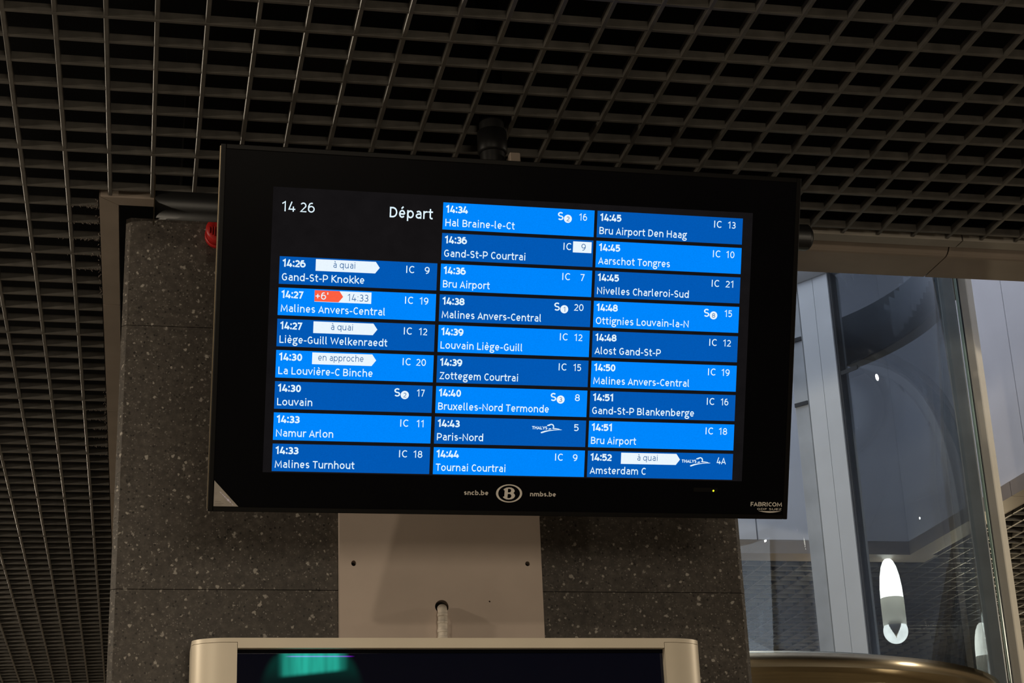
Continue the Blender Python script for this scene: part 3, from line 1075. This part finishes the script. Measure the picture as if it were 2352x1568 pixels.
def stroke_quads(pts, w, vs, fs):
    """ribbon of width w along a centre line, mitred at its corners"""
    P = [Vector(pts[0])]
    for p in pts[1:]:
        if (Vector(p) - P[-1]).length > 1e-4:
            P.append(Vector(p))
    closed = (P[0] - P[-1]).length < 1e-6
    if closed:
        P = P[:-1]
    n = len(P)
    n0 = len(vs)
    for k in range(n):
        a = P[k - 1] if (k > 0 or closed) else None
        b = P[(k + 1) % n] if (k < n - 1 or closed) else None
        d0 = (P[k] - a).normalized() if a is not None else (b - P[k]).normalized()
        d1 = (b - P[k]).normalized() if b is not None else d0
        n0v = Vector((-d0.y, d0.x))
        n1v = Vector((-d1.y, d1.x))
        mi = n0v + n1v
        if mi.length < 0.2:
            mi = n1v.copy()
        mi.normalize()
        k_ = min(1.0 / max(mi.dot(n1v), 0.3), 1.7)
        off = mi * (w / 2 * k_)
        vs.append((P[k].x + off.x, P[k].y + off.y))
        vs.append((P[k].x - off.x, P[k].y - off.y))
    m_ = n if closed else n - 1
    for k in range(m_):
        a = n0 + 2 * k
        b = n0 + 2 * ((k + 1) % n)
        fs.append((a, a + 1, b + 1, b))


def place_text(body, u, v, cap, width=None, align='L', wt=0.14):
    """one line of writing in the screen plane: left/right/centre edge u, baseline v, capital height cap, total width"""
    vs, fs = [], []
    x = 0.0
    for ch in body:
        adv, strokes = glyph(ch, wt)
        for st in strokes:
            stroke_quads([(px + x, py) for px, py in st], wt, vs, fs)
        x += adv + (0.02 if wt < 0.17 else -0.02)
    x0 = min(p[0] for p in vs)
    x1 = max(p[0] for p in vs)
    sx = cap if width is None else width / (x1 - x0)
    wd = (x1 - x0) * sx
    left = u if align == 'L' else (u - wd if align == 'R' else u - wd / 2)
    return [((px - x0) * sx + left, py * cap + v) for px, py in vs], fs


def writing(name, d, mat, parent, **kw):
    pv, pf = place_text(**kw)
    return poly(name, [(x, -d, y) for x, y in pv], pf, mat, parent, local=True)


# body
bm = add_box(bmesh.new(), -W2, W2, 0.002, 0.022, -H2, H2, 0.002, 2)
add_box(bm, -0.555, 0.555, 0.0221, 0.075, -0.315, 0.305, 0.006, 2)
bm_obj('housing', bm, M_FRAME, mon, local=True)
box('back_cover', -0.50, 0.50, 0.0755, 0.115, -0.28, 0.26, M_BLACK, mon, 0.008, 2, local=True)
box('front_glass', -W2 + 0.010, W2 - 0.010, 0.0, 0.004, -H2 + 0.010, H2 - 0.010, M_BLACKGLASS, mon, local=True)
for nm, a in (('frame_side', (-W2, -W2 + 0.010, -0.003, 0.0021, -H2, H2)), ('frame_side', (W2 - 0.010, W2, -0.003, 0.0021, -H2, H2)),
              ('frame_side', (-W2 + 0.010, W2 - 0.010, -0.003, 0.0021, -H2, -H2 + 0.010)), ('frame_side', (-W2 + 0.010, W2 - 0.010, -0.003, 0.0021, H2 - 0.010, H2))):
    box(nm, *a, M_FRAME, mon, 0.001, 1, local=True)
for s in (-1, 1):
    u = s * W2
    box('edge_strip', min(u, u + s * 0.0018), max(u, u + s * 0.0015), 0.004, 0.016, -H2 + 0.004, H2 - 0.004, M_EDGE, mon, local=True)
flat_rect('lcd', -0.509, 0.509, -0.2865, 0.2865, 0.0004, M_LCD)
writing('clock', 0.0008, M_TXT, mon, body='14 26', u=-0.4905, v=0.2383, cap=0.0199, width=0.0658, wt=0.12)
writing('heading', 0.0008, M_TXT, mon, body='Départ', u=-0.2720, v=0.2373, cap=0.0213, width=0.0891, wt=0.145)

COLS = (-0.4910, -0.1622, 0.1655)
CWD, CHT, PITCH, TOP = 0.3213, 0.0554, 0.06275, 0.2735
NUMW = {'9': .0100, '7': .0090, '8': .0107, '5': .0097, '19': .0181, '12': .0172, '20': .0208, '17': .0163, '11': .0144, '18': .0185, '16': .0171,
        '13': .0172, '10': .0184, '21': .0178, '15': .0167, '4A': .0209}
ROWS = [
    (0, 2, '14:26', 'Gand-St-P Knokke', .1665, 'IC', '9', 'à quai'),
    (0, 3, '14:27', 'Malines Anvers-Central', .2111, 'IC', '19', '+6'),
    (0, 4, '14:27', 'Liège-Guill Welkenraedt', .2185, 'IC', '12', 'à quai'),
    (0, 5, '14:30', 'La Louvière-C Binche', .1908, 'IC', '20', 'en approche'),
    (0, 6, '14:30', 'Louvain', .0706, 'S2', '17', None),
    (0, 7, '14:33', 'Namur Arlon', .1154, 'IC', '11', None),
    (0, 8, '14:33', 'Malines Turnhout', .1609, 'IC', '18', None),
    (1, 0, '14:34', 'Hal Braine-le-Ct', .1458, 'S2', '16', None),
    (1, 1, '14:36', 'Gand-St-P Courtrai', .1708, 'IC', '9', 'box'),
    (1, 2, '14:36', 'Bru Airport', .0981, 'IC', '7', None),
    (1, 3, '14:38', 'Malines Anvers-Central', .2095, 'S1', '20', None),
    (1, 4, '14:39', 'Louvain Liège-Guill', .1719, 'IC', '12', None),
    (1, 5, '14:39', 'Zottegem Courtrai', .1654, 'IC', '15', None),
    (1, 6, '14:40', 'Bruxelles-Nord Termonde', .2341, 'S3', '8', None),
    (1, 7, '14:43', 'Paris-Nord', .0968, 'TH', '5', None),
    (1, 8, '14:44', 'Tournai Courtrai', .1463, 'IC', '9', None),
    (2, 0, '14:45', 'Bru Airport Den Haag', .1921, 'IC', '13', None),
    (2, 1, '14:45', 'Aarschot Tongres', .1570, 'IC', '10', None),
    (2, 2, '14:45', 'Nivelles Charleroi-Sud', .2015, 'IC', '21', None),
    (2, 3, '14:48', 'Ottignies Louvain-la-N', .2039, 'S8', '15', None),
    (2, 4, '14:48', 'Alost Gand-St-P', .1450, 'IC', '12', None),
    (2, 5, '14:50', 'Malines Anvers-Central', .2102, 'IC', '19', None),
    (2, 6, '14:51', 'Gand-St-P Blankenberge', .2240, 'IC', '16', None),
    (2, 7, '14:51', 'Bru Airport', .0985, 'IC', '18', None),
    (2, 8, '14:52', 'Amsterdam C', .1224, 'TH', '4A', 'à quai'),
]
TIMEW = {'14:27': .0447, '14:51': .0442, '14:34': .0458, '14:45': .0466, '14:44': .0470}
SW1 = [(1090, 295), (1200, 245), (1300, 220), (1370, 245), (1415, 310), (1420, 370), (1410, 412), (1500, 418), (1630, 438), (1690, 468), (1785, 482), (1700, 500),
       (1640, 470), (1500, 455), (1370, 450), (1335, 420), (1340, 405), (1375, 400), (1370, 340), (1340, 285), (1300, 270), (1250, 285), (1200, 320), (1120, 322)]
SW2 = [(1155, 465), (1220, 425), (1290, 435), (1295, 462), (1190, 485)]
SW3 = [(822, 625), (850, 600), (1000, 545), (1200, 510), (1450, 485), (1640, 474), (1700, 492), (1600, 500), (1400, 520), (1200, 555), (1050, 595), (900, 650), (860, 660), (830, 645)]

for c, r, tm, dest, dw, kind, num, extra in ROWS:
    u0 = COLS[c]
    v1 = TOP - PITCH * r
    bright = (c + r) % 2 == 1
    tile = flat_rect('departure_row', u0, u0 + CWD, v1 - CHT, v1, 0.0007, M_BRIGHT if bright else M_DEEP)
    fy = lambda f: v1 - f * CHT
    fx = lambda f: u0 + f * CWD
    writing('time_text', 0.0010, M_TXT, tile, body=tm, u=u0 + .0058, v=fy(.375), cap=.0147, width=TIMEW.get(tm, .0466), wt=0.21)
    writing('destination_text', 0.0010, M_TXT, tile, body=dest, u=u0 + .0057, v=fy(.872), cap=.0148, width=dw, wt=0.145)
    if extra != 'box':
        writing('platform_number', 0.0010, M_TXT, tile, body=num, u=fx(.951), v=fy(.405), cap=.0143, width=NUMW[num], align='R', wt=0.135)
    if kind == 'IC':
        writing('train_type', 0.0010, M_TXT, tile, body='IC', u=fx(.801), v=fy(.402), cap=.0147, width=.0167, wt=0.13)
    elif kind[0] == 'S':
        writing('train_type', 0.0010, M_TXT, tile, body='S', u=fx(.755), v=fy(.43), cap=.0170, width=.0122, wt=0.155)
    if kind[0] == 'S':
        flat_poly('line_badge', [circle_pts(fx(.8225), fy(.365), .0085)], 0.0011, M_BANNER, tile)
        writing('badge_digit', 0.0014, M_INKDARK, tile, body=kind[1], u=fx(.8225), v=fy(.455), cap=.0098, align='C', wt=0.12)
    if kind == 'TH':
        du, dv = u0 + .1622, v1 + .1654
        if extra:
            du += .0013
        q = lambda x, y: (.0432 + (x - 430) * 4.78e-5 + du, -.1796 - (y - 345) * 4.6e-5 + dv)
        flat_poly('train_logo', [[q(*p) for p in SW1]], 0.0010, M_TXT, tile)
        flat_poly('train_logo', [[q(*p) for p in SW2]], 0.0010, M_TXT, tile)
        flat_poly('train_logo', [[q(*p) for p in SW3]], 0.0011, M_TXT, tile)
        a = q(430, 487)
        writing('train_name', 0.0010, M_TXT, tile, body='THALYS', u=a[0], v=a[1], cap=.0065, width=.0328, wt=0.2)
    if extra in ('à quai', 'en approche'):
        flat_poly('status_banner', [[(fx(.226), fy(.472)), (fx(.603), fy(.472)), (fx(.631), fy(.262)), (fx(.605), fy(.048)), (fx(.226), fy(.048))]], 0.0011, M_BANNER, tile)
        if extra == 'à quai':
            writing('banner_text', 0.0014, M_INK, tile, body=extra, u=fx(.406), v=fy(.335), cap=.0128, width=.0443, align='C', wt=0.11)
        else:
            writing('banner_text', 0.0014, M_INK, tile, body=extra, u=fx(.407), v=fy(.335), cap=.0128, width=.0919, align='C', wt=0.11)
    elif extra == '+6':
        flat_rect('status_banner', fx(.226), fx(.585), fy(.462), fy(.045), 0.0011, M_BANNER, tile)
        flat_poly('delay_flag', [[(fx(.226), fy(.45)), (fx(.378), fy(.45)), (fx(.406), fy(.248)), (fx(.382), fy(.045)), (fx(.226), fy(.045))]], 0.0013, M_ORANGE, tile)
        writing('delay_text', 0.0016, M_TXT, tile, body="+6'", u=fx(.2325), v=fy(.375), cap=.0145, width=.0253, wt=0.135)
        writing('banner_text', 0.0016, M_INK, tile, body='14:33', u=fx(.434), v=fy(.39), cap=.0143, width=.0425, wt=0.105)
    elif extra == 'box':
        flat_rect('status_banner', fx(.864), fx(.9885), fy(.48), fy(.066), 0.0011, M_BANNER, tile)
        writing('banner_text', 0.0014, M_INK, tile, body='9', u=fx(.949), v=fy(.40), cap=.0143, width=.0092, align='R', wt=0.1)

# printed marks on the bezel
writing('bezel_print', 0.0006, M_PRINT, mon, body='sncb.be', u=-.0951, v=-.3254, cap=.0094, width=.0510, wt=0.2)
writing('bezel_print', 0.0006, M_PRINT, mon, body='nmbs.be', u=.0448, v=-.3260, cap=.0092, width=.0553, wt=0.2)
bx = lambda x, y: ((x - 1155) / 1420 * .0557, -.3209 - (y - 767) / 975 * .0377)
flat_poly('bezel_emblem', [[bx(1155 + 710 * math.cos(k * math.pi / 24), 767 + 487 * math.sin(k * math.pi / 24)) for k in range(48)],
                           [bx(1155 + 588 * math.cos(k * math.pi / 24), 767 + 428 * math.sin(k * math.pi / 24)) for k in range(48)]], 0.0006, M_PRINT)
flat_poly('bezel_emblem', [[bx(*p) for p in [(845, 550), (900, 510), (1000, 460), (1150, 440), (1280, 455), (1390, 515), (1450, 600), (1450, 660), (1390, 745), (1450, 800), (1485, 880),
                                             (1470, 940), (1420, 1010), (1320, 1070), (1150, 1100), (1010, 1085), (910, 1040), (825, 975), (850, 940), (900, 935), (912, 620), (870, 600)]],
                           [bx(*p) for p in [(1085, 520), (1190, 520), (1240, 550), (1265, 610), (1240, 680), (1190, 712), (1085, 712)]],
                           [bx(*p) for p in [(1085, 795), (1200, 795), (1260, 830), (1290, 900), (1265, 970), (1200, 1015), (1120, 1020), (1070, 1005)]]], 0.0006, M_PRINT)
writing('bezel_print', 0.0006, M_PRINT, mon, body='FABRICOM', u=.5311, v=-.3395, cap=.0091, width=.0714, wt=0.19)
writing('bezel_print', 0.0006, M_PRINT, mon, body='GDF SUEZ', u=.5465, v=-.3474, cap=.0042, width=.0557, wt=0.15)
arc = [(.5488 + .0519 * k / 12, -.3495 - .0002 * math.sin(math.pi * k / 12)) for k in range(13)] + [(.6007 - .0519 * k / 12, -.3495 - .0036 * math.sin(math.pi * k / 12)) for k in range(1, 12)]
flat_poly('bezel_print', [arc], 0.0006, M_PRINT)
flat_rect('sensor_window', .4015, .4554, -.3105, -.302, 0.0005, M_FRAME)
lathe('status_led', [(.0022, -.0003), (.0020, -.0008), (.0008, -.0010)], (.4459, 0, -.3080), M_LED, mon, 12, 'Y', local=True)
flat_poly('corner_sticker', [[(-.6040, -.3045), (-.6040, -.3560), (-.5549, -.3560)]], 0.0036, M_STICKER)
for k, (t, L, w) in enumerate(((.0, .006, .0012), (.17, .0065, .0012), (.33, .0040, .0022), (.44, .0032, .0020), (.54, .0072, .0034), (.72, .0045, .0022), (.88, .0055, .0010))):
    cu_, cv_ = -.5925 + .0275 * t, -.3268 - .0265 * t
    d = Vector((.72, -.694))
    nrm = Vector((.694, .72))
    p = [Vector((cu_, cv_)) + d * a + nrm * b for a, b in ((0, -w / 2), (L * .8, -w / 2), (L * .8, w / 2), (0, w / 2))]
    flat_poly('sticker_mark', [[tuple(q) for q in p]], 0.0040, M_STICKERINK)
for v, u1 in ((-.3465, -.590), (-.3502, -.584), (-.3535, -.588)):
    flat_rect('sticker_line', -.6020, u1, v - .0006, v + .0006, 0.0040, M_STICKERDARK)

# hanger: pole from the ceiling to the back of the screen
hg = empty('screen_hanger', (0.738, 3.445, H + 0.1), 'black ceiling pole and bracket carrying the departures screen', 'bracket')
lathe('pole', [(0.0285, -0.62), (0.0285, 0.45)], (0.738, 3.445, H + 0.1), M_BLACK, hg, 24)
lathe('collar', [(0.034, 0.0), (0.034, -0.05), (0.030, -0.055)], (0.738, 3.445, H - 0.02), M_BLACK, hg, 24)
box('gusset', 0.768, 0.792, 3.40, 3.47, 3.20, 3.36, M_TRIM, hg, 0.002, 1)
def local_box(name, u0, u1, d0, d1, v0, v1, mat, parent):
    bm = add_box(bmesh.new(), u0, u1, d0, d1, v0, v1, 0.003, 1)
    bm.transform(MM)
    return bm_obj(name, bm, mat, parent)


local_box('yoke', -0.14, 0.14, 0.1152, 0.140, -0.06, 0.14, M_BLACK, hg)
box('arm', 0.70, 0.776, 3.375, 3.46, 2.93, 3.00, M_BLACK, hg, 0.004, 1)

# dust fluff hanging from the louvre bars beside the trim
import random
rnd = random.Random(4)
vs, fs = [], []
for k in range(420):
    if rnd.random() < 0.75:
        j = rnd.choice([9, 10, 11, 12, 13, 25, 26, 27, 28, 29, 30])
        x = LF - abs(rnd.gauss(0, 0.035))
        y = (j + GY) * CELL + rnd.uniform(-0.006, 0.006)
    else:
        x = LF + rnd.uniform(-0.006, 0.002)
        y = rnd.choice([rnd.uniform(3.95, 4.6), rnd.uniform(5.4, 6.2)])
    z = H
    a = rnd.uniform(0, 6.28)
    L = rnd.uniform(0.001, 0.005)
    n0 = len(vs)
    w = rnd.uniform(0.0008, 0.002)
    for q in range(3):
        t = a + q * 2.09
        vs.append((x + w * math.cos(t), y + w * math.sin(t), z + 0.001))
    vs.append((x + rnd.gauss(0, 0.003), y + rnd.gauss(0, 0.003), z - L))
    fs += [(n0, n0 + 1, n0 + 3), (n0 + 1, n0 + 2, n0 + 3), (n0 + 2, n0, n0 + 3)]
M_DUST = surf('grey_dust', (0.15, 0.13, 0.115, 1), rough=0.9, spec=0.1)
o = poly('dust_fluff', vs, fs, M_DUST, ceiling)
o['kind'] = 'stuff'
